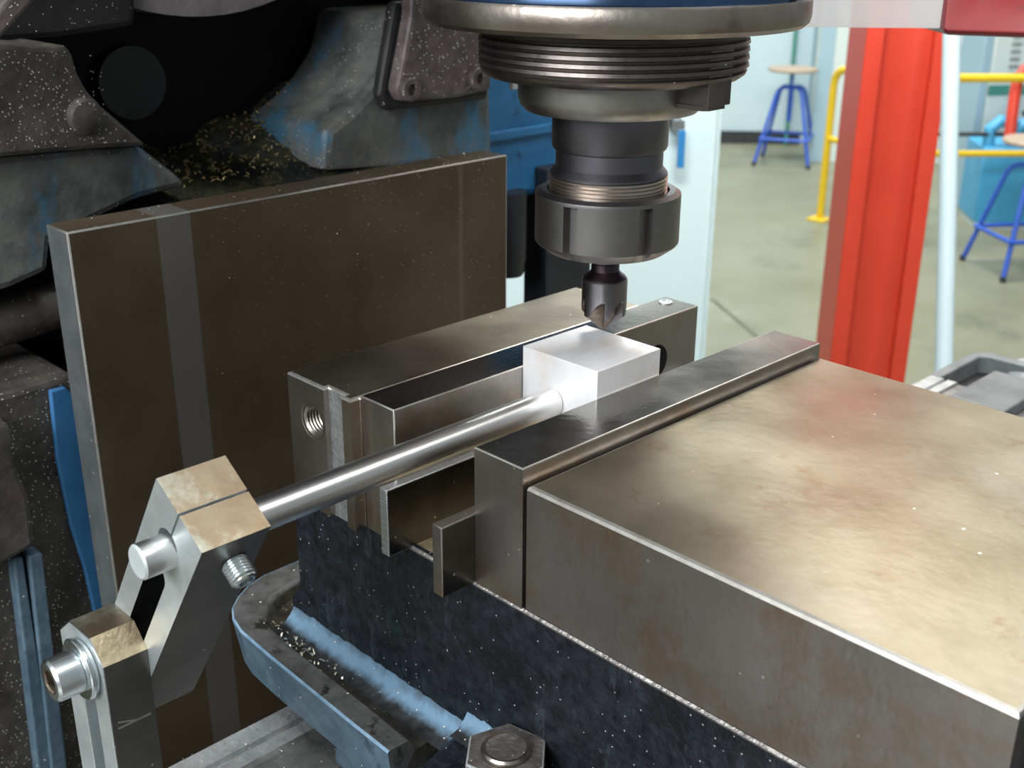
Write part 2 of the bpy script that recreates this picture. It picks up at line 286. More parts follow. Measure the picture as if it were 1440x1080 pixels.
def add_tube(bm, pts, r, n=10, mi=0):
    pts = [Vector(p) for p in pts]; rings = []; n = max(n, 12)
    ly = bm.faces.layers.int.get('round') or bm.faces.layers.int.new('round')
    t0 = (pts[1] - pts[0]).normalized(); u = t0.orthogonal().normalized()
    for i, p in enumerate(pts):
        t = (pts[min(i + 1, len(pts) - 1)] - pts[max(i - 1, 0)]).normalized()
        u = (u - t * u.dot(t)).normalized(); v = t.cross(u)
        rings.append([bm.verts.new(p + (u * math.cos(2 * PI * k / n) + v * math.sin(2 * PI * k / n)) * r) for k in range(n)])
    for A, B in zip(rings, rings[1:]):
        for k in range(n):
            f = bm.faces.new((A[k], A[(k + 1) % n], B[(k + 1) % n], B[k])); f.material_index = mi; f[ly] = 1
    bm.faces.new(rings[0][::-1]).material_index = mi; bm.faces.new(rings[-1]).material_index = mi
def tube(pts, r, n=10):
    bm = bmesh.new(); add_tube(bm, pts, r, n); return bm
def arc(c, r, a0, a1, n):                                         # 2D arc points, degrees
    return [(c[0] + r * math.cos(math.radians(a0 + (a1 - a0) * i / n)), c[1] + r * math.sin(math.radians(a0 + (a1 - a0) * i / n))) for i in range(n + 1)]
def bend(p0, p1, p2, r, n=6):                                     # rounded corner at p1
    p0, p1, p2 = map(Vector, (p0, p1, p2)); a = p1 + (p0 - p1).normalized() * r; b = p1 + (p2 - p1).normalized() * r
    return [tuple((1 - t) ** 2 * a + 2 * t * (1 - t) * p1 + t * t * b) for t in [i / n for i in range(n + 1)]]
def rot_box(c, ax, ay, hx, hy, z0, z1, bv=0, emi=-1):
    c = Vector((c[0], c[1], 0)); ax = Vector((ax[0], ax[1], 0)).normalized(); ay = Vector((-ax.y, ax.x, 0))
    pts = [c + ax * sx * hx + ay * sy * hy for sx, sy in ((-1, -1), (1, -1), (1, 1), (-1, 1))]
    return prism([(p.x, p.y) for p in pts], 'z', z0, z1, bv, 2, emi)

F = -1412.0                                                       # workshop floor

# ------------------------------------------------------------------ the setting
fl = obj('floor', box(-9000, 4500, -5000, 11000, F - 60, F), 'floor'); fl['kind'] = 'structure'
VR = Vector((0.697, 0.717, 0)); VF = Vector((-0.716, 0.698, 0))    # the aisle runs roughly along VF
def wallbox(name, p0, p1, z0, z1, th, m, back=1):
    p0 = Vector((*p0, 0)); p1 = Vector((*p1, 0)); d = (p1 - p0).normalized(); nrm = Vector((-d.y, d.x, 0)) * th * back
    q = [p0, p1, p1 + nrm, p0 + nrm]
    o = obj(name, prism([(v.x, v.y) for v in q], 'z', z0, z1), m, smooth=False); o['kind'] = 'structure'; return o
wallbox('wall_back', (-7900, 4700), (-4650, 7650), F, 2400, 120, 'wall')
wallbox('wall_side', (-4650, 7650), (-4240, 7080), F, 2400, 100, 'wall2', 1)
wallbox('wall_right', (-4240, 7080), (-1100, 9900), F, 2400, 120, 'whitepanel')
wallbox('baseboard_back', (-7880, 4690), (-4670, 7610), F, F + 95, 12, 'dark', -1)

ja, jb = Vector((-2737, 3924, 0)), Vector((-2132, 3537, 0)); jn = Vector((-(jb - ja).y, (jb - ja).x, 0)).normalized() * 11
jo = obj('trim_1', prism([(v.x, v.y) for v in (ja - jn, jb - jn, jb + jn, ja + jn)], 'z', F, F + 1.5), 'floorjoint'); jo['kind'] = 'structure'

# conduit on the far wall
c = obj('wall_conduit', tube([(-4700, 7480, F + 10), (-4700, 7480, 2300)], 16, 8), 'green'); tag(c, 'thin green conduit running up the far blue wall behind the stool', 'pipe')

# ------------------------------------------------------------------ background things
def stool(center, ang, seat_z, spread, name_label, legtop=0.33, seat_r=170):
    cx, cy = center
    t = root('workshop_stool', (cx, cy, F), name_label, 'stool')
    obj('seat', lathe([(0, seat_z - 22), (seat_r - 6, seat_z - 22), (seat_r, seat_z - 14), (seat_r, seat_z - 6), (seat_r - 6, seat_z), (0, seat_z)], (cx, cy, F), n=40), 'wood', t)
    ht = seat_z - 130                                              # top of the legs
    obj('screw_post', lathe([(0, ht - 230), (18, ht - 230), (18, ht - 10), (11, ht), (11, seat_z - 30), (45, seat_z - 23), (0, seat_z - 23)], (cx, cy, F), n=16), 'stoolblue', t)
    for k in range(4):
        a = ang + k * PI / 2; dx, dy = math.cos(a), math.sin(a)
        def Q(r, z): return (cx + dx * r, cy + dy * r, F + z)
        pts = [Q(15, ht), Q(60, ht + 2)] + bend(Q(60, ht + 2), Q(spread * 0.42, ht), Q(spread, 4), 55) + [Q(spread, 4)]
        l = obj('leg', tube(pts, 12.5, 10), 'stoolblue', t)
        obj('foot_cap', lathe([(0, 0), (15, 0), (15, 26), (0, 26)], Q(spread, 0), n=12), 'dark', l)
    rr = spread * 0.86; zz = 185
    ring = [(cx + math.cos(ang + k * PI / 2) * rr, cy + math.sin(ang + k * PI / 2) * rr, F + zz) for k in range(4)]
    for k in range(4):
        obj('foot_rail', tube([ring[k], ring[(k + 1) % 4]], 11, 8), 'stoolblue', t)
    return t
stool((-4327, 6906), math.radians(-20), 655, 265, 'blue four-legged stool with round wooden seat standing alone by the far wall')
stool((-1981, 5421), math.radians(8.7), 640, 276, 'nearer blue stool cut by the right edge, before the sky blue machine')

# yellow handrails
def rail(p0, p1, h, mid, label, right_open=False, low=True):
    t = root('safety_rail', (p0[0], p0[1], F), label, 'railing', None)
    a = Vector((*p0, F)); b = Vector((*p1, F)); up = Vector((0, 0, 1))
    pts = [a] + [Vector(q) for q in bend(a, a + up * h, b + up * h, 110, 7)] + [Vector(q) for q in bend(a + up * h, b + up * h, b, 110, 7)] + [b]
    obj('hoop', tube(pts, 22, 12), 'yellow', t)
    obj('mid_rail', tube([a + up * mid, b + up * mid], 17, 10), 'yellow', t)
    for q in (a, b):
        obj('base_plate', box(q.x - 55, q.x + 55, q.y - 55, q.y + 55, F, F + 12, 2), 'yellow', t)
    return t
rail((-3222, 5600), (-2560, 5330), 850, 465, 'yellow tubular safety rail whose end post stands just left of the red column')
rail((-2625, 5530), (-1650, 6600), 855, 470, 'yellow tubular safety rail running right from behind the red column')

# red steel column (H section, one channel facing the camera)
cc = Vector((-943, 2000, 0)); t = root('steel_column', (cc.x, cc.y, F), 'red painted steel column rising behind the vise, wider than any pole', 'column')
ax = Vector((0.735, 0.678, 0)); ay = Vector((-ax.y, ax.x, 0))
def colpoly(pts): return [((cc + ax * p[0] + ay * p[1]).x, (cc + ax * p[0] + ay * p[1]).y) for p in pts]
obj('flange', prism(colpoly([(-83, -80), (-47, -80), (-47, 80), (-83, 80)]), 'z', F + 12, 2400, 3), 'redpaint', t)
obj('flange', prism(colpoly([(50, -80), (83, -80), (83, 80), (50, 80)]), 'z', F + 12, 2400, 3), 'redpaint', t)
obj('web', prism(colpoly([(-48, -45), (-40, -52), (18, -52), (30, -62), (51, -62), (51, 10), (-48, 10)]), 'z', F + 12, 2400, 1.5), 'redpaint', t)
obj('base_plate', prism(colpoly([(-130, -130), (130, -130), (130, 130), (-130, 130)]), 'z', F, F + 12, 2), 'redpaint', t)

# white slim pole
p0 = Vector((-692, 1714, 6)); p1 = Vector((-544, 1554, -542)); dd = (p1 - p0)
bm = tube([p0 - dd * 1.2, p0 + dd * ((F - 6) / (p1.z - p0.z))], 15, 16)
tag(obj('white_pole', bm, 'polewhite'), 'slim white pole standing right of the red column', 'pole')

# pale cabinet with key
t = root('metal_cabinet', (-1150, 1080, F), 'pale blue-white metal cabinet behind the spindle, a key in its door', 'cabinet')
R0 = Vector((-887, 1350, 0)); ca = Vector((0.70, 0.714, 0)); cb = Vector((-0.714, 0.70, 0))
def cabp(u, v): q = R0 + ca * u + cb * v; return (q.x, q.y)
obj('body', prism([cabp(-900, 22), cabp(-2, 22), cabp(-2, 420), cabp(-900, 420)], 'z', F, 400, 4), 'cabinet', t)
door = obj('door', prism([cabp(-898, 0), cabp(-14, 0), cabp(-14, 20), cabp(-898, 20)], 'z', F + 60, 390, 4), 'cabinet', t)
obj('lock', lathe([(0, 0), (12, 0), (12, 8), (9, 9), (0, 9)], (*cabp(-84, 0), -124), d=(-cb.x, -cb.y, 0), n=20), 'zinc', door)
kx, ky = cabp(-80, -9)
t = root('cabinet_key', (kx, ky, -196), 'key in the cabinet lock with a long blue tag hanging from it', 'key')
bm = bmesh.new(); add_lathe(bm, [(0, 0), (4, 0), (4, 12), (0, 12)], (kx + cb.x * 2, ky + cb.y * 2, -126), d=(-cb.x, -cb.y, 0), n=10)
add_prism(bm, [(kx + ca.x * u - cb.x * 10 - cb.x * v, ky + ca.y * u - cb.y * 10 - cb.y * v) for u, v in ((-10, 0), (10, 0), (10, 3), (-10, 3))], 'z', -137, -118)
obj('key_bow', bm, 'zinc', t)
bm = prism([(kx + ca.x * u - cb.x * 13, ky + ca.y * u - cb.y * 13) for u in (0, 12)] + [(kx + ca.x * u - cb.x * 16, ky + ca.y * u - cb.y * 16) for u in (12, 0)], 'z', -196, -134, 1)
obj('key_tag', bm, 'tag', t)

# sky blue machine, its clamps, and the louvred panel behind it
t = root('blue_machine', (-2440, 6350, F), 'sky blue workshop machine with grey clamps behind the nearer stool', 'machine')
bc = (-2400, 6378)
def bp(u, v): return (bc[0] + 0.697 * u - 0.716 * v, bc[1] + 0.717 * u + 0.698 * v)
obj('body', prism([bp(-330, -160), bp(500, -260), bp(500, 200), bp(-290, 200)], 'z', F + 40, F + 455, 10), 'skyblue', t)
obj('foot', prism([bp(-320, -150), bp(490, -250), bp(490, 190), bp(-280, 190)], 'z', F, F + 41, 2), 'whitepanel', t)
for u0, u1, zz in ((-270, -215, 700), (-120, -60, 690)):
    pts = [bp(u0, -60)] ; 
    o = obj('clamp_arm', tube([(*bp(u0 - 20, -100), F + 440), (*bp(u0 - 20, -100), F + 545), (*bp(u0 + 30, -100), F + 590), (*bp(u1 + 55, -100), F + 575), (*bp(u1 + 60, -100), F + 500)], 34, 10), 'skyblue', t)
obj('bench_bar', prism([bp(-60, -190), bp(420, -230), bp(420, -120), bp(-20, -110)], 'z', F + 500, F + 530, 4), 'tabledark', t)
obj('spindle_rod', tube([(*bp(-800, -120), F + 520), (*bp(300, -120), F + 520)], 12, 8), 'dark', t)
obj('hand_lever', tube([(*bp(-150, -160), F + 650), (*bp(40, -160), F + 480)], 16, 8), 'dark', t)
obj('gear_case', lathe([(0, -70), (80, -70), (95, -40), (95, 40), (80, 70), (0, 70)], (*bp(-20, -150), F + 480), d=(0.7, -0.7, 0), n=20), 'dark', t)

t = root('control_cabinet', (-2500, 6900, F), 'white louvred control cabinet with green stripe behind the blue machine', 'cabinet')
pc = (-2570, 6800)
def pp(u, v): return (pc[0] + 0.60 * u - 0.80 * v, pc[1] + 0.80 * u + 0.60 * v)
obj('body', prism([pp(-330, 0), pp(700, 0), pp(700, 300), pp(-330, 300)], 'z', F, F + 1150, 5), 'whitepanel', t)
obj('stripe', prism([pp(-332, -3), pp(702, -3), pp(702, 2), pp(-332, 2)], 'z', F + 660, F + 720, 1), 'green', t)
bm = bmesh.new()
for i in range(8):
    for k in range(7):
        u = -230 + i * 105
        z = F + 775 + k * 42
        add_prism(bm, [pp(u, -7), pp(u + 60, -7), pp(u + 60, 1), pp(u, 1)], 'z', z, z + 10)
o = obj('louvre', bm, 'tabledark', t, smooth=False); o['kind'] = 'stuff'
obj('side_panel', prism([pp(-385, 10), pp(-335, 10), pp(-335, 290), pp(-385, 290)], 'z', F, F + 1100, 4), 'wall2', t)
# red bar seen at the right edge
bm = tube([(-2343, 5923, -863), (-2362, 5957, -769), (-2382, 5996, -665), (-2394, 6029, -585), (-2385, 6066, -536), (-2312, 6151, -518)], 30, 12)
tag(obj('crane_hook', bm, 'redpaint'), 'red curved bar standing above the blue machine at the right edge', 'arm')

# ------------------------------------------------------------------ milling machine body
mc = root('milling_machine', (-420, 120, F), 'dark grimy milling machine body with chip-strewn recess behind the steel plate', 'machine')
obj('column_core', box(-1000, -425, -330, 300, F, 420, 12), 'black', mc)
obj('pedestal', box(-1000, -30, -200, 320, F, -420, 20), 'grime', mc)
obj('knee', box(-140, -20, -30, 250, -430, -236, 10), 'black', mc)
# chip-covered slope inside the recess
def ledge_z(y, u):
    t_ = min(1, max(0, (y - 70) / 170))
    return 36 + 12 * u + 42 * u * t_ * t_ * (3 - 2 * t_) + 3 * math.sin(y * 0.11) * u
bm = bmesh.new()
nx, ny = 26, 16
g = {}
for i in range(nx + 1):
    for j in range(ny + 1):
        y = 20 + 270 * i / nx; u = j / ny; x = -330 - 95 * u
        z = ledge_z(y, u) + random.uniform(-1.6, 1.6)
        g[i, j] = bm.verts.new((x, y, z))
for i in range(nx):
    for j in range(ny): bm.faces.new((g[i, j], g[i + 1, j], g[i + 1, j + 1], g[i, j + 1]))
b0 = [bm.verts.new((v.co.x, v.co.y, 5)) for v in (g[0, 0], g[nx, 0], g[nx, ny], g[0, ny])]
o = obj('chip_ledge', bm, 'chipbed', mc)
obj('recess_disc', lathe([(0, -4), (21, -4), (22.2, -2), (22.2, 4), (0, 4)], (-421, 73, 93), d=(1, 0, 0), n=48), 'disc', mc)
# left casting with sloping edge
up = [(-110, 136), (-61, 134), (-42, 131), (-21, 128), (-13, 129), (-10, 124), (-9, 116), (-5, 106), (1, 98), (9, 90), (25, 74), (-3, 76), (-51, 78), (-110, 77)]
obj('upper_casting', prism(up, 'x', -420, -312, 2.5), 'grime', mc)
lo = [(-110, 76), (-51, 77), (-3, 75), (25, 73), (45, 55), (52, 47), (20, 44), (-30, 30), (-34, 14), (-55, 9), (-110, 6)]
obj('lower_casting', prism(lo, 'x', -420, -322, 4), 'grimeblue', mc)
obj('cast_boss', lathe([(0, -2), (11, -2), (9, 5), (4, 7), (0, 7)], (-314, -8, 93), d=(1, 0.1, -0.1), n=16), 'grime', mc)
obj('slide_bar', tube([(-345, -130, -22), (-345, 20, -8)], 13, 16), 'grime', mc)
obj('casting_shelf', prism([(-130, -40), (-77, -38), (-48, -37), (-36, -38), (-36, -400), (-130, -400)], 'x', -420, -300, 3), 'grime', mc)
obj('blue_paint_strip', prism([(-53, -41), (-45, -41), (-30, -60), (-30, -230), (-44, -230), (-47, -182), (-49, -149), (-53, -121), (-55, -81)], 'x', -299, -295, 0.8), 'bluestripe', mc)
obj('way_block', prism([(-130, -44), (-79, -48), (-80, -70), (-76, -90), (-77, -118), (-96, -123), (-130, -118)], 'x', -301, -284, 3), 'grime', mc)
obj('way_strip', prism([(-87, -125), (-82, -126), (-86, -300), (-95, -300)], 'x', -301, -291, 1), 'rim', mc)
obj('way_strip', prism([(-80, -125), (-73, -126), (-80, -300), (-89, -300)], 'x', -301, -288, 1), 'rim', mc)
# upper left parts
obj('upper_housing', prism([(-150, 200), (60, 200), (50, 131), (4, 127), (-44, 127), (-150, 132)], 'x', -425, -360, 4), 'headpaint', mc)
obj('motor_cover', lathe([(0, 0), (150, 0), (158, 4), (160, 12), (160, 60), (0, 60)], (-425, 98, 294), d=(1, 0, 0), n=80), 'motor', mc)
obj('lever_bar', prism([(-18, 166), (-32, 154), (-54, 135), (-61, 141), (-28, 170)], 'x', -306, -290, 2), 'brownplate', mc)
# right side casting and rough cover
gw = [(215, 131), (205, 104), (188, 86), (171, 74), (154, 66), (150, 40), (296, 28), (294, 69), (295, 131)]
obj('head_casting', prism(gw, 'x', -420, -330, 5), 'grimeblue', mc)
obj('shadow_step', prism([(205, 140), (190, 84), (196, 74), (284, 73), (286, 140)], 'x', -332, -322, 3), 'headpaint', mc)  # dark slab standing in for the shadow round the rough cover
cv = obj('rough_cover', prism([(212, 200), (209, 132), (196, 88), (200, 80.5), (244, 78.5), (276, 81), (278, 129), (278, 200)], 'x', -323, -311, 2.5), 'brownplate', mc)
for y, z in ((204, 88), (262, 90)):
    obj('cover_screw', lathe([(0, 0), (7.5, 0), (7.5, 4), (6.5, 5), (3.6, 5), (3.2, 2), (0, 2)], (-311.5, y, z), d=(1, 0, 0), n=20), 'brownplate', mc)
obj('small_bracket', box(-322, -318, 303, 318, 78, 90, 0.6), 'tablesteel', mc)
obj('blue_casting', prism([(296, 150), (296, 40), (300, -6), (386, -15), (440, -16), (470, 10), (470, 150)], 'x', -470, -360, 6), 'bluepaint', mc)
obj('upper_casting', box(-470, -360, 296, 470, 150.5, 260, 6), 'headpaint', mc)  # unseen dark block, added to keep blue out of the jaw reflections
obj('blue_step', prism([(310, 34), (460, 34), (460, 42), (310, 42)], 'x', -361, -357, 2), 'bluepaint', mc)
obj('black_cylinder', lathe([(0, -70), (11, -70), (13, -66), (13, -60), (14, -58), (14, -4), (0, -4)], (-358, 338, 0), n=32), 'blackpaint', mc)
obj('black_post', box(-372, -345, 368, 420, -500, 10, 2), 'blackpaint', mc)
obj('head_block', box(-420, -160, 20, 210, 215, 480, 12), 'headpaint', mc)
obj('head_bridge', box(-470, -160, 211, 300, 262, 470, 12), 'headpaint', mc)

# upright steel plate
t = root('steel_plate', (-266, 93, -330), 'large upright brown steel plate with one pale vertical stripe of painted reflection, behind the vise', 'plate')
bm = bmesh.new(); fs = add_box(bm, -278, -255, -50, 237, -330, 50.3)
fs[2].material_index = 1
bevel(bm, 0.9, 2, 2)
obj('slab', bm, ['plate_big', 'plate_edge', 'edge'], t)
obj('mounting_block', box(-424, -278, 10, 200, -220, -60, 3), 'black', t)

# ------------------------------------------------------------------ milling table
t = root('machine_table', (30, 250, -235), 'long steel milling table with slots, carrying the vise', 'table')
bm = bmesh.new()
sec = [(-147, -235), (-147, -176.2), (-146, -175.2), (-134.5, -175.2), (-133.5, -177.7), (-131.5, -177.7), (-130.5, -175.2), (-123, -175.2), (-121, -177)]
sec += [(-95, -177), (-95, -176.8)]
# cross section with three open slots
for c0 in (-82, 20, 122):
    sec += [(c0 - 8, -176.8), (c0 - 8, -190), (c0 - 15, -190), (c0 - 15, -200), (c0 + 15, -200), (c0 + 15, -190), (c0 + 8, -190), (c0 + 8, -176.8)]
sec += [(170, -176.8), (170, -235)]
add_prism(bm, sec, 'y', -420, 640)
for f in bm.faces:
    cz = f.calc_center_median()
    f.material_index = 0 if cz.x < -124 else 1
obj('slotted_top', bm, ['tablesteel', 'tabledark'], t, smooth=False)
ob = [(-147, 640), (-147, 716), (-136, 730), (150, 730), (170, 716), (170, 640)]
obj('end_casting', prism(ob, 'z', -235, -190, 2), 'headpaint', t)
obj('end_wall', prism([(-147, 640), (-147, 716), (-136, 730), (150, 730), (170, 716), (170, 640), (160, 640), (160, 712), (148, 718), (-130, 718), (-137, 712), (-137, 640)], 'z', -191, -174, 1.5), 'endcast', t)
obj('end_block', box(-104, -58, 585, 668, -176.5, -166, 2), 'endcast', t)
obj('end_block', box(-40, 60, 575, 700, -176.5, -164, 2), 'endcast', t)
obj('casting_lump', lathe([(0, 0), (26, 0), (25, 8), (17, 14), (0, 16)], (-98, 738, -192), n=24), 'tablesteel', t)

# ------------------------------------------------------------------ vise
vz = root('machine_vise', (20, 100, -175), 'big dark blue cast machine vise with ground steel jaws, in the centre', 'vise')
bm = prism([(-164, -175), (-164, -128), (-156, -118), (-155, -61), (-154, -60), (250, -60), (251, -61), (252, -175)], 'y', 0, 200, 1.2, 2)
body = obj('base_body', bm, 'cast', vz)
# bright bare edge along the top of the bed
bm = bmesh.new(); add_prism(bm, [(-0.1, -61.6), (-0.5, -60.6), (0.4, -59.85), (1.0, -59.9), (1.0, -61.6)], 'x', -150, 250)
obj('bed_edge', bm, 'bededge', body)
obj('bed_surface', box(-92, -1, 3, 197, -60.2, -59.7, 0.1), 'rust', body)
# concave fillet between body and tray, worn paint
bm = bmesh.new()
def fillet(bm, x0, x1, zt, yo, r, n=7, steps=40, seed=3, x0slant=0):
    rr = random.Random(seed); rows = []
    for s_ in range(steps + 1):
        x = x0 + (x1 - x0) * s_ / steps; row = []
        for k in range(n + 1):
            a = k / n * PI / 2
            row.append(bm.verts.new((x, yo - r + r * math.sin(a) + rr.uniform(-.25, .25), zt + r - r * math.cos(a) + rr.uniform(-.25, .25))))
        rows.append(row)
    for A, B in zip(rows, rows[1:]):
        for k in range(n): bm.faces.new((A[k], A[k + 1], B[k + 1], B[k]))
bm = bmesh.new(); fillet(bm, -163, -22, -142, 0.6, 13)
obj('paint_fillet', bm, 'fillet', body)
bm = bmesh.new(); fillet(bm, -33, 2, -133, 0.6, 11, steps=16)
obj('paint_fillet', bm, 'fillet', body)
# drip tray: rim, floor and outer wall
outer = [(-45, -34), (-71, -33.5), (-105, -32.5), (-138, -31.5), (-165, -30), (-177, -27), (-186, -22), (-193, -14), (-199, -4), (-202, 8), (-202, 26), (-202, 175), (-198, 215), (-180, 232), (-140, 236), (-45, 236)]
inner = [(-45, -22), (-71, -21.5), (-105, -20.5), (-138, -19), (-160, -17), (-170, -13), (-177, -7), (-182, 1), (-185, 12), (-186, 24), (-187, 90), (-187, 175), (-184, 208), (-172, 219), (-138, 223), (-45, 223)]
bm = bmesh.new()
n = len(outer)
TO = [bm.verts.new((x, y, -135)) for x, y in outer]; TI = [bm.verts.new((x, y, -135.5)) for x, y in inner]
BO = [bm.verts.new((x + (3 if x < -150 else 0), y + (3 if y < 50 else -3), -160)) for x, y in outer]; BI = [bm.verts.new((x + (3 if x < -100 else 0), y + (2.5 if y < 50 else -2.5), -142)) for x, y in inner]
for i in range(n - 1):
    for A, B, mi in ((TO, TI, 1), (TI, BI, 2), (BO, TO, 0)):
        f = bm.faces.new((A[i], A[i + 1], B[i + 1], B[i])); f.material_index = mi
f = bm.faces.new(BI); f.material_index = 2
f = bm.faces.new(BO); f.material_index = 0
for i in (0, n - 1):
    f = bm.faces.new((TO[i], TI[i], BI[i], BO[i])); f.material_index = 1
f = bm.faces.new((BI[0], BI[-1], BO[-1], BO[0])); f.material_index = 2
ed = [e for e in bm.edges if all(v in set(TI) for v in e.verts)]
bevel(bm, 2.2, 3, 1, ed)
TO_ = [v for v in bm.verts if abs(v.co.z + 135) < .01 and any(abs(v.co.x - x) < .01 and abs(v.co.y - y) < .01 for x, y in outer)]
ed = [e for e in bm.edges if all(v in TO_ for v in e.verts)]
bevel(bm, 1.1, 2, 3, ed)
obj('drip_tray', bm, ['rim', 'rimtop', 'tray', 'bluedge'], body)
# curved support rib below the tray
rb = [(-92, -175)] + [(x, z) for x, z in arc((-60, -175), 30, 180, 95, 8)] + [(-52, -160), (-20, -160), (-20, -175)]
obj('support_rib', prism([(-96, -175), (-95, -166), (-88, -159), (-60, -157), (-20, -157), (-20, -175)], 'y', -27, 0, 2), 'rim', body)
# hold-down lug
obj('bolt_lug', prism([(-26.5, -36), (-33.8, -3), (-33.5, 2), (45, 2), (45, -60), (-22, -60)], 'z', -175, -133, 2.5), 'cast', body)

# fixed jaw
fj = prism([(-139.6, -9), (-112.6, -9), (-112.6, -6.4), (-99.8, -6.4), (-99.8, -9), (-93.8, -9), (-93.8, 178), (-139.6, 178)], 'z', -60, 2, 0)
for f in fj.faces:
    cm = f.calc_center_median()
    if abs(cm.z - 2) < .1: f.material_index = 1
    elif abs(cm.y + 6.4) < .1: f.material_index = 3
es = [e for e in fj.edges if all(abs(v.co.z - 2) < .01 for v in e.verts)]
bmesh.ops.recalc_face_normals(fj, faces=fj.faces)
bevel(fj, 1.5, 2, 2, es)
fx = obj('fixed_jaw', fj, ['side', 'fix_top', 'edge', 'rough_mill'], vz)
# threaded hole in its end: countersunk ring with thread turns
def thread_hole(c, r, depth, turns, parent):
    prof = [(r + 1.6, -0.15), (r + 0.2, 0.4)]
    h = 0.8
    for k in range(turns):
        prof += [(r - 0.9, h + 0.45), (r + 0.1, h + 1.25)]; h += 1.6
    prof += [(r - 0.2, depth), (0, depth)]
    return obj('threaded_hole', lathe(prof, c, d=(0, 1, 0), n=40), 'hexdark', parent)
M['hexdark'] = mat('oily_thread', (0.25, 0.23, 0.2), (0.42, 0.38, 0.33), metal=1, rough=0.35, scale=160)
# ------- hole: cut the end face with a boolean-free inset built below
def cut_round(o, c, r, axis):
    """true hole: boolean on mesh data, applied at once"""
    cb = lathe([(0, -4), (r, -4), (r, 16), (0, 16)], c, d=axis, n=40); cut = obj('cutter', cb, 'hexdark')
    md = o.modifiers.new('cut', 'BOOLEAN'); md.object = cut; md.operation = 'DIFFERENCE'; md.solver = 'EXACT'
    bpy.context.view_layer.update()
    dg = bpy.context.evaluated_depsgraph_get(); me = bpy.data.meshes.new_from_object(o.evaluated_get(dg))
    o.modifiers.clear(); me.polygons.foreach_set('use_smooth', [False] * len(me.polygons)); o.data = me; bpy.data.objects.remove(cut)
cut_round(fx, (-121.8, -9, -16.3), 7.2, (0, 1, 0))
thread_hole((-121.8, -9, -16.3), 7.0, 15.5, 8, fx)
bm = box(-93.6, -71.8, -3.4, 198, -60, 2.5); es = list(bm.edges)
bm.faces.ensure_lookup_table(); bm.faces[5].material_index = 1; bm.faces[2].material_index = 2
bevel(bm, 0.55, 2, 3)
fp = obj('jaw_plate', bm, ['side', 'plate', 'side', 'edge'], fx)
obj('plate_screw', lathe([(0, 0), (3.6, 0), (3.6, .7), (2.9, .9), (2.2, .9), (2.0, .2), (0, .2)], (-87, 190, 2.4), n=24), 'clamp', fp)
obj('counterbore', lathe([(7.5, 0), (9, .15), (9, .3), (7.3, .35), (0, .1)], (-71.9, 165, -20), d=(1, 0, 0), n=32), 'black', fp)

# moving jaw: hardened plate and the heavy sliding body
mj = box(1.2, 185.9, 0.4, 199, -59.4, -6.6)
mj.faces.ensure_lookup_table(); mj.faces[5].material_index = 1
es = [e for e in mj.edges if all(abs(v.co.z + 6.6) < .01 for v in e.verts)]
bevel(mj, 1.7, 2, 2, es)
mo = obj('moving_jaw', mj, ['side', 'jaw_top', 'edge'], vz)
obj('slide_end', box(185.9, 250, 12, 188, -59.6, -14, 3), 'cast', mo)
bm = box(-27.1, -0.5, 0, 200, -60, 0); bm.faces.ensure_lookup_table(); bm.faces[5].material_index = 1
bevel(bm, 0.55, 2, 2, [e for e in bm.edges if all(abs(v.co.z) < .01 for v in e.verts)])
obj('jaw_plate', bm, ['side', 'plate', 'edge'], mo)
obj('seam_shade_filler', box(-0.2, 1.2, 3, 197, -59.5, -9), 'black', mo)  # black filler standing in for the shade inside the seam

# hold-down nut and stud
t = root('hold_down_nut', (7.5, -16, -133), 'large worn grimy nut on a stud at the bottom edge, holding the vise', 'nut')
nc = (7, -15.5)
bm = prism([(nc[0] + 17.5 * math.cos(math.radians(a)), nc[1] + 17.5 * math.sin(math.radians(a))) for a in range(12, 372, 60)], 'z', -130, -114.5, 0.8, 2, 1)
obj('nut', bm, ['dirtynut', 'tablesteel'], t)
bm = lathe([(9.3, -132), (9.3, -114.5), (9.9, -114.2), (9.9, -113.2), (9.1, -112.2), (8.0, -112.4), (0, -112.9)], (nc[0], nc[1], 0), n=40, mis=[1, 1, 1, 1, 1, 0])
obj('stud', bm, ['dirtynut', 'side'], t)
obj('washer', lathe([(0, -133), (20, -133), (20, -130), (0, -130)], (nc[0], nc[1], 0), n=40), 'clamp_dark', t)

# ------------------------------------------------------------------ parallels and workpiece
def par(x0, x1, y0, label, end='parallel_end', ztop=-29):
    bm = box(x0, x1, y0, 188, -60 + 0.1, ztop); bm.faces.ensure_lookup_table(); bm.faces[2].material_index = 1; bm.faces[5].material_index = 1
    bevel(bm, 0.5, 2, 1)
    return tag(obj('parallel_bar', bm, ['parallel', end]), label, 'parallel bar', 'parallel bars under the block')
par(-71.7, -66.6, -12.6, 'longer-looking dark parallel bar with bright sawn end, against the fixed jaw')
par(-33.0, -27.2, -17.2, 'shorter-looking dark parallel bar in front, against the moving jaw', 'side')

bm = box(-71.6, -27.2, 70, 111.6, -28.9, 12.2, 0.35, 2)
tag(obj('aluminium_block', bm, 'alu'), 'bright square aluminium block clamped between the vise jaws', 'workpiece')

# ------------------------------------------------------------------ workpiece stop
ws = root('work_stop', (-95, -110, -175), 'slotted steel post and arm holding a polished rod against the block', 'work stop')
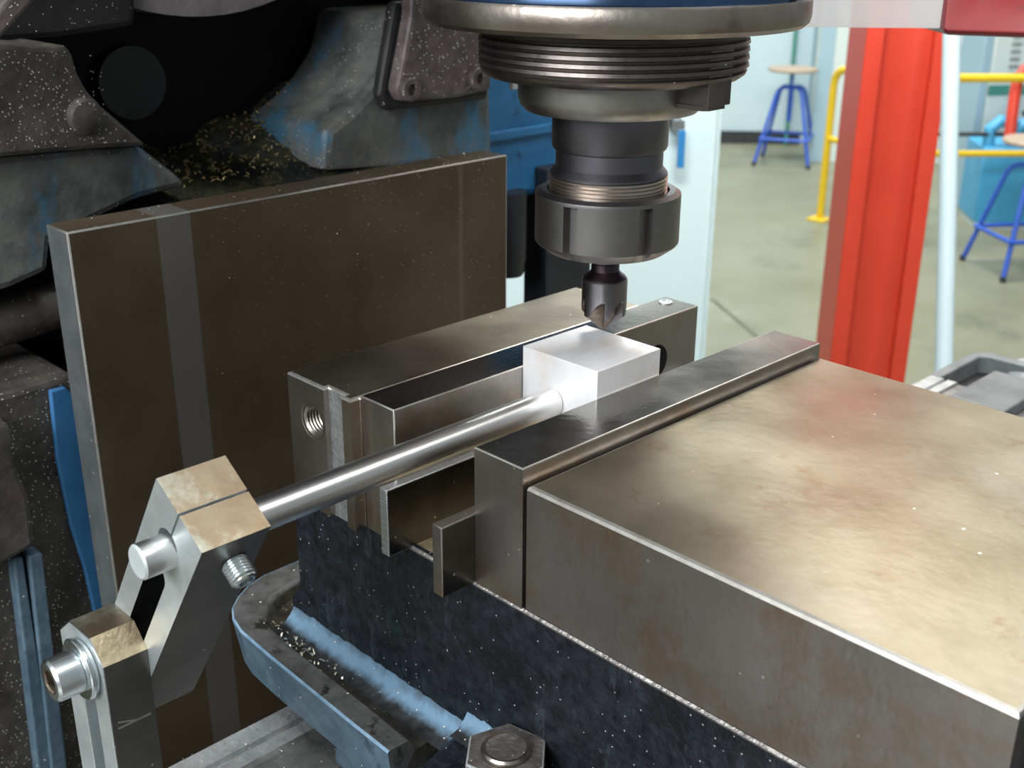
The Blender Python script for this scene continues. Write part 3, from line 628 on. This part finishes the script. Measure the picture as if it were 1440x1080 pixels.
# arm: local s along (-.56,-.83), n across (.83,-.56)
du = Vector((-0.5592, -0.8290)); dn = Vector((0.8290, -0.5592))
def AP(s, nn): q = du * s + dn * nn; return (q.x, q.y)
NC = -39.35; HS = 36.4; HR = 6.35
out = [AP(17.7, -54.9), AP(17.7, NC - .5)]
a0 = math.asin(.5 / HR)
def hole_pts(side, n=14):
    r = []
    for i in range(n + 1):
        a = a0 + (PI - 2 * a0) * i / n
        r.append((HS - HR * math.cos(a), NC + side * HR * math.sin(a)))
    return r
left = [AP(*p) for p in hole_pts(-1)]
# slot 11 mm wide, s from 50 to 122, rounded ends
SL = 5.5; s0, s1 = 50, 122
slot_l = [AP(s0 + SL - SL * math.cos(a), NC - SL * math.sin(a)) for a in [0.09 + (PI / 2 - 0.09) * i / 6 for i in range(7)]]
slot_end = [AP(s1 - SL + SL * math.sin(a), NC - SL * math.cos(a)) for a in [PI * i / 10 for i in range(11)]]
slot_r = [AP(s0 + SL - SL * math.cos(a), NC + SL * math.sin(a)) for a in [0.09 + (PI / 2 - 0.09) * i / 6 for i in range(7)]][::-1]
right = [AP(*p) for p in hole_pts(1)][::-1]
out += left + slot_l + slot_end + slot_r + right + [AP(17.7, NC + .5), AP(17.7, -23.8), AP(142, -23.8), AP(142, -54.9)]
bm = bmesh.new(); f1, f2, sd = add_prism(bm, out, 'y', -116, -90)
for f in sd:
    nrm = f.calc_center_median()
    q = Vector((nrm.x, nrm.z)); s_, n_ = q.dot(du), q.dot(dn)
    if s_ < 18: f.material_index = 1
    elif n_ > -24.2: f.material_index = 2  # downward right face, its shade painted as darker steel
    elif 50 <= s_ <= 121: f.material_index = 3 if n_ > -54 else 0  # slot walls blackened for the darkness seen through the slot
bmesh.ops.recalc_face_normals(bm, faces=bm.faces)
es = [e for e in bm.edges if len(e.link_faces) == 2 and e.calc_face_angle(0) > 1.2]
arm = obj('slotted_arm', bm, ['clamp', 'clamp_top', 'clamp_dark', 'black'], ws)
rod_a = Vector((-52.4, 69.9, -8.7)); rod_b = Vector((-52.9, -127.5, -10.2)); rd = (rod_b - rod_a); ln = rd.length
bm = lathe([(0, 0), (5.9, 0), (6.3, .5), (6.3, ln - .8), (5.6, ln), (0, ln)], rod_a, d=rd, n=56, mis=[0, 0, 0, 1, 1])
obj('stop_rod', bm, ['rod', 'rodend'], ws)
# set screw in the arm
sn = Vector((0.829, 0, -0.5592)); sc = Vector((-39.2, -99.5, -15.6))
prof = [(0, -1), (4.4, -1)]
h = -1.0
while h < 7.2: prof += [(5.0, h + .5), (4.3, h + 1.1)]; h += 1.2
prof += [(4.2, h + .3), (3.3, h + .9), (2.5, h + .9), (2.3, h - 2), (0, h - 2)]
obj('set_screw', lathe(prof, sc, d=sn, n=36), 'zinc', ws)
# post: inverted U with chamfered head
pr = [(-113.6, -175), (-113.6, -62), (-103.2, -53.5), (-87.2, -53.5), (-78.8, -62), (-78.8, -175), (-88.2, -175)]
pr += [(-95.6 + 5.4 * math.cos(a), -72 + 5.4 * math.sin(a)) for a in [PI * i / 8 for i in range(9)]][0:1]
pr = [(-113.6, -175), (-113.6, -62), (-103.2, -53.5), (-87.2, -53.5), (-78.8, -62), (-78.8, -175), (-90.0, -175), (-90.0, -68)] + \
     [(-95 + 5 * math.cos(a), -68 + 5 * math.sin(a)) for a in [PI * i / 8 for i in range(1, 8)]] + [(-100.0, -68), (-100.0, -175)]
bm = bmesh.new(); f1, f2, sd = add_prism(bm, pr, 'y', -133.6, -116.1)
for f in sd:
    c_ = f.calc_center_median()
    if c_.x > -79.5 and c_.z < -63: f.material_index = 2  # post's right face, shade painted in with the darker steel
    elif c_.z > -57 and abs(c_.x + 95) < 4: f.material_index = 1
    elif c_.z > -61 and c_.x > -90: f.material_index = 3
es = [e for e in bm.edges if len(e.link_faces) == 2]
bmesh.ops.recalc_face_normals(bm, faces=bm.faces)
es = [e for e in es if f1 in e.link_faces and e.calc_face_angle(0) > 0.5]
bevel(bm, 0.5, 2, 4, es)
post = obj('slotted_post', bm, ['clamp', 'clamp_top', 'clamp_dark', 'rust', 'zinc'], ws)
obj('post_foot', box(-118, -74, -140, -86, -175, -168, 1), 'clamp_dark', ws)
# scribed mark on the post's side
bm = bmesh.new(); add_box(bm, -78.85, -78.6, -131, -118, -89.9, -89.3); add_prism(bm, [(-131, -87.2), (-124, -89.6), (-123.6, -89.2), (-130.8, -86.7)], 'x', -78.85, -78.6)
obj('scribe_mark', bm, 'edge', post)
# bolt and washers on axis -Y
bc = Vector((-92.5, 0, -67.8))
def ring(name, y0, y1, r, m, ri=5.2, parent=None):
    return obj(name, lathe([(ri, 0), (r - .5, 0), (r, .4), (r, (y0 - y1) - .4), (r - .5, y0 - y1), (ri, y0 - y1)], (bc.x, y0, bc.z), d=(0, -1, 0), n=48), m, parent)
ring('washer', -133.6, -135.4, 10.6, 'clamp', parent=ws)
ring('washer', -135.4, -137.4, 12.0, 'zinc', parent=ws)
bm = bmesh.new(); add_lathe(bm, [(5, -20), (5, 3.8), (7.6, 3.8), (8.2, 4.4), (8.2, 13.2), (7.2, 14.2), (4.9, 14.2)], (bc.x, -133.6, bc.z), d=(0, -1, 0), n=48)
blt = obj('socket_bolt', bm, 'zinc', ws)
hexp = []
bm = bmesh.new()
add_lathe(bm, [(4.9, 14.2), (4.65, 13.7)], (bc.x, -133.6, bc.z), d=(0, -1, 0), n=48)
add_lathe(bm, [(5.0, 14.0), (4.7, 13.6), (4.7, 8.5), (0, 8.0)], (bc.x, -133.6, bc.z), d=(0, -1, 0), n=6)
obj('hex_socket', bm, 'hex', blt)

# ------------------------------------------------------------------ spindle group
AX = (-61.5, 112, 0)
sp = root('spindle_nose', (AX[0], AX[1], 109), 'broad round spindle flange with threaded ring at the top of the picture', 'spindle')
prof = [(0, 150), (74, 150), (75.5, 148), (77.5, 148.2), (79.6, 150), (80.2, 152.5), (80.2, 158), (79.4, 159.3), (78.4, 159.7), (78.2, 162), (77.5, 164), (77.5, 172), (79, 175), (79, 196), (60, 200), (0, 200)]
mis = [0] * 7 + [1] * 3 + [2] * 6
obj('flange', lathe(prof, AX, n=128, mis=mis[:len(prof) - 1]), ['flange', 'flangeblue', 'flangeblue'], sp)
a = math.atan2(-0.2, 1)
for ang in (10, 200):
    q = Vector((AX[0] + 78.3 * math.cos(math.radians(ang)), AX[1] + 78.3 * math.sin(math.radians(ang)), 160.5))
    obj('pin_hole', lathe([(0, 0), (2.2, 0), (2.2, .6), (0, .4)], q, d=(math.cos(math.radians(ang)), math.sin(math.radians(ang)), 0), n=16), 'black', sp)
h = 150; prof = [(50, h), (56.4, h - 1)]
for k in range(6):
    z = 149 - k * 3.1
    prof += [(56.6, z), (56.9, z - 1.4), (55.0, z - 1.9), (54.8, z - 2.7)]
prof += [(56.2, 130.2), (55.6, 128.9), (53, 127.0), (42, 126), (38, 126)]
obj('threaded_ring', lathe(prof, AX, n=128), 'ring', sp)
# driving key on the right
bm = prism([(-34, 106.8), (-6.5, 106.8), (-6.5, 121.5), (-34, 121.5)], 'z', 119.2, 142, 0.5)
obj('driving_key', bm, 'ring', sp)
bm = bmesh.new(); add_prism(bm, [(-32, 106), (-9, 106), (-7, 108), (-7.4, 119), (-32, 119)], 'z', 117.8, 119.6)
obj('key_foot', bm, 'ring', sp)
obj('quill_housing', lathe([(0, 200), (88, 200), (92, 204), (92, 420), (0, 420)], AX, n=64), 'headpaint', sp)
ch = root('collet_chuck', (AX[0], AX[1], 51), 'dark collet chuck with bright thread and slotted clamping nut, under the flange', 'tool holder')
obj('collar', lathe([(0, 127), (39, 127), (40, 126), (40, 118), (39.2, 115), (36.8, 112.6), (33, 112), (25, 112), (0, 112)], AX, n=96), 'collar', ch)
obj('shank_body', lathe([(24, 113), (25.2, 112.5), (25.2, 97.5), (24.6, 96.2), (23.4, 95.6), (23.4, 88.6), (25.7, 85.8), (25.7, 85.0), (24.4, 84)], AX, n=96), 'shank', ch)
prof = [(24.6, 85)]
z = 84.6
while z > 76: prof += [(25.9, z - .35), (25.9, z - .8), (24.7, z - 1.25), (24.7, z - 1.45)]; z -= 1.6
prof += [(25, 74)]
obj('chuck_thread', lathe(prof, AX, n=96), 'thread', ch)
# clamping nut with six slots
N = 240
toc = math.atan2(-274.156 - AX[1], 274.616 - AX[0])
def nutrad(theta, z, r):
    if z > 75.2: return r
    for k in range(6):
        a = toc + math.radians(31 + 60 * k) + 0.0
        dlt = (theta - a + PI) % (2 * PI) - PI
        if abs(dlt) < math.radians(4.6): return min(r, 28.2)
    return r
prof = [(26.2, 75), (27, 78.4), (29.6, 78.4), (32.0, 77.0), (32.1, 76.4), (32.1, 75.4), (32.1, 75.0), (32.1, 55.5), (31.4, 54.5), (26.4, 50.9), (23, 50.4), (7.2, 50), (7.0, 52), (0, 52)]
bm = bmesh.new(); rings = []
for r, z in prof:
    rings.append([bm.verts.new((AX[0] + nutrad(2 * PI * k / N, z, r) * math.cos(2 * PI * k / N), AX[1] + nutrad(2 * PI * k / N, z, r) * math.sin(2 * PI * k / N), z)) for k in range(N)] if r > 0 else [bm.verts.new((AX[0], AX[1], z))])
for A, B in zip(rings, rings[1:]):
    for k in range(N):
        k2 = (k + 1) % N
        if len(B) == 1: bm.faces.new((A[k], A[k2], B[0]))
        else: bm.faces.new((A[k], A[k2], B[k2], B[k]))
obj('clamping_nut', bm, 'nut', ch, sharp=25)
ml = root('chamfer_mill', (AX[0], AX[1], 12.0), 'stubby fluted countersinking cutter with pointed tip, just above the block', 'cutter')
obj('shank', lathe([(0, 53), (6.9, 53), (6.9, 45), (6.4, 44.4), (6.4, 41), (7.4, 39.6), (9.2, 38.4), (9.9, 37.4), (0, 37.4)], AX, n=48, mis=[0, 0, 1, 1, 1, 1, 1, 0]), ['mill', 'millneck'], ml)
bm = bmesh.new(); N = 360; rings = []; fl_ = []
zs = [37.5, 36.8, 36.2] + [35.6 - 0.32 * i for i in range(1, 48)] + [20.3 - .3 * i for i in range(28)]
zs = [z for z in zs if z > 12.2]
zs.sort(reverse=True)
def mr(theta, z):
    R_ = 10.3 if z > 20.6 else max(0.15, (z - 12.0) * 10.3 / 8.6)
    if z > 37: R_ = 9.7
    ztop = 28.0; dep = 0
    if z < ztop:
        wdt = math.radians(46) * math.sqrt(min(1, (ztop - z) / 9))
        for k in range(6):
            a = toc + math.radians((2, 55, 117, 180, 240, 300)[k])
            u = (a - theta + PI) % (2 * PI) - PI                # behind the cutting edge (left as seen)
            if 0 < u < wdt: dep = max(dep, (1 - (u / wdt)) ** 0.6 * 0.42 * min(1, (ztop - z) / 2.0))
    return R_ * (1 - dep), dep
for z in zs:
    row = []; dr = []
    for k in range(N):
        th = toc + 2 * PI * (k + 0.5) / N; r, d_ = mr(th, z); row.append(bm.verts.new((AX[0] + r * math.cos(th), AX[1] + r * math.sin(th), z))); dr.append(d_)
    rings.append(row); fl_.append(dr)
for i in range(len(rings) - 1):
    for k in range(N):
        k2 = (k + 1) % N
        f = bm.faces.new((rings[i][k], rings[i][k2], rings[i + 1][k2], rings[i + 1][k]))
        if min(fl_[i][k], fl_[i + 1][k2]) > 0.02: f.material_index = 1
bm.faces.new(rings[0]); bm.faces.new(rings[-1][::-1])
obj('cutting_head', bm, ['mill', 'flute'], ml, sharp=30)

# ------------------------------------------------------------------ guard and red cover, upper right
t = root('plastic_guard', (-57, 315, 134), 'milky clear plastic guard strip along the top between flange and red cover', 'guard')
g0 = Vector((-83, 290, 0)); g1 = Vector((-31, 340, 0)); gn = Vector((0.02, -0.022, 0)) * 60
q = [g0, g1, g1 - gn, g0 - gn]
obj('guard_strip', prism([(v.x, v.y) for v in q], 'z', 135, 215, 0.6), 'guard', t)
t = root('red_cover', (-10, 470, 118), 'dark red painted machine cover jutting in at the top right corner', 'cover')
bm = bmesh.new()
cdr = Vector((0.697, 0.717, 0)); cdf = Vector((-0.716, 0.698, 0)); o0 = Vector((-68, 418, 0))
def rc(u, v, z): q = o0 + cdr * u + cdf * v; return (q.x, q.y, z)
lowv = [rc(3, 0, 124.5), rc(90, 0, 122), rc(90, 70, 122), rc(6, 60, 124)]
upv = [rc(10, 28, 152), rc(90, 30, 152), rc(90, 110, 152), rc(12, 100, 152)]
midv = [rc(0, -2, 127.5), rc(92, -4, 125), rc(92, 80, 125), rc(2, 75, 127.5)]
V1 = [bm.verts.new(p) for p in lowv]; V2 = [bm.verts.new(p) for p in midv]; V3 = [bm.verts.new(p) for p in upv]
bm.faces.new(V1[::-1]); bm.faces.new(V3)
for A, B in ((V1, V2), (V2, V3)):
    for k in range(4): bm.faces.new((A[k], A[(k + 1) % 4], B[(k + 1) % 4], B[k]))
bmesh.ops.recalc_face_normals(bm, faces=bm.faces); bevel(bm, 1.4, 2)
obj('cover_shell', bm, 'redcast', t)
obj('cover_lid', prism([rc(28, 20, 0)[:2], rc(95, 20, 0)[:2], rc(95, 60, 0)[:2], rc(28, 60, 0)[:2]], 'z', 143.5, 200, 1), 'redcast', t)

# ------------------------------------------------------------------ swarf
def chips(name, n, place, size, m, label, seed):
    rr = random.Random(seed); bm = bmesh.new()
    for _ in range(n):
        p, nr = place(rr); p = Vector(p); nr = Vector(nr).normalized(); u = nr.orthogonal().normalized(); v = nr.cross(u)
        a = rr.uniform(0, 2 * PI); d = u * math.cos(a) + v * math.sin(a); e = nr.cross(d)
        L_ = size * rr.uniform(.5, 1.6); W_ = size * rr.uniform(.18, .4); hgt = size * rr.uniform(.1, .5)
        a_ = [p - d * L_ / 2, p + nr * hgt, p + d * L_ / 2 + nr * hgt * .3]
        vs = [[bm.verts.new(q + e * W_ * s_ / 2) for s_ in (-1, 1)] for q in a_]
        vt = [[bm.verts.new(q + e * W_ * s_ / 2 + nr * size * .12) for s_ in (-1, 1)] for q in a_]
        for k in (0, 1):
            bm.faces.new((vs[k][0], vs[k][1], vs[k + 1][1], vs[k + 1][0])); bm.faces.new((vt[k][0], vt[k + 1][0], vt[k + 1][1], vt[k][1]))
    o = obj(name, bm, m, smooth=False); tag(o, label, 'metal chips', kind='stuff'); return o
def in_tray(r):
    x = r.gauss(-143, 19); y = -12.5 + r.gauss(0, 4.5); return (min(max(x, -178), -60), min(max(y, -17.5), -6), -141.6), (0, 0, 1)
chips('metal_chips', 85, in_tray, 2.1, 'chip', 'pale metal chips lying in the corner of the drip tray', 3)
def on_ledge(r):
    y = r.uniform(60, 195); u = 0.12 + 0.82 * r.random() ** 0.8
    while y > 130 + 65 * u: y = r.uniform(60, 195)
    return (-330 - 92 * u, y, ledge_z(y, u) + 4.4), (0.35, -0.15, 1)
chips('metal_chips', 240, on_ledge, 2.6, 'brasschip', 'golden metal chips heaped in the dark recess above the plate', 4)
chips('metal_chips', 60, lambda r: ((-r.uniform(256, 277), r.uniform(-48, 235), 50.4), (0, 0, 1)), 1.0, 'chip', 'tiny chips on the top edge of the upright plate', 5)
chips('metal_chips', 260, lambda r: ((-254.8, 20 + 210 * r.random() ** 0.8, 48 - 110 * r.random() ** 1.8), (1, 0, 0)), 0.5, 'chip', 'fine chips stuck to the face of the upright plate', 6)
chips('metal_chips', 90, lambda r: ((-r.uniform(85, 146), r.uniform(-90, -22), -174.7), (0, 0, 1)), 0.8, 'chip', 'fine chips scattered on the table beside the vise', 8)
chips('metal_chips', 110, lambda r: ((-311.5, r.uniform(-60, 5), r.uniform(80, 126)), (1, 0, 0)), 0.7, 'chip', 'fine chips stuck to the left casting above the plate', 9)
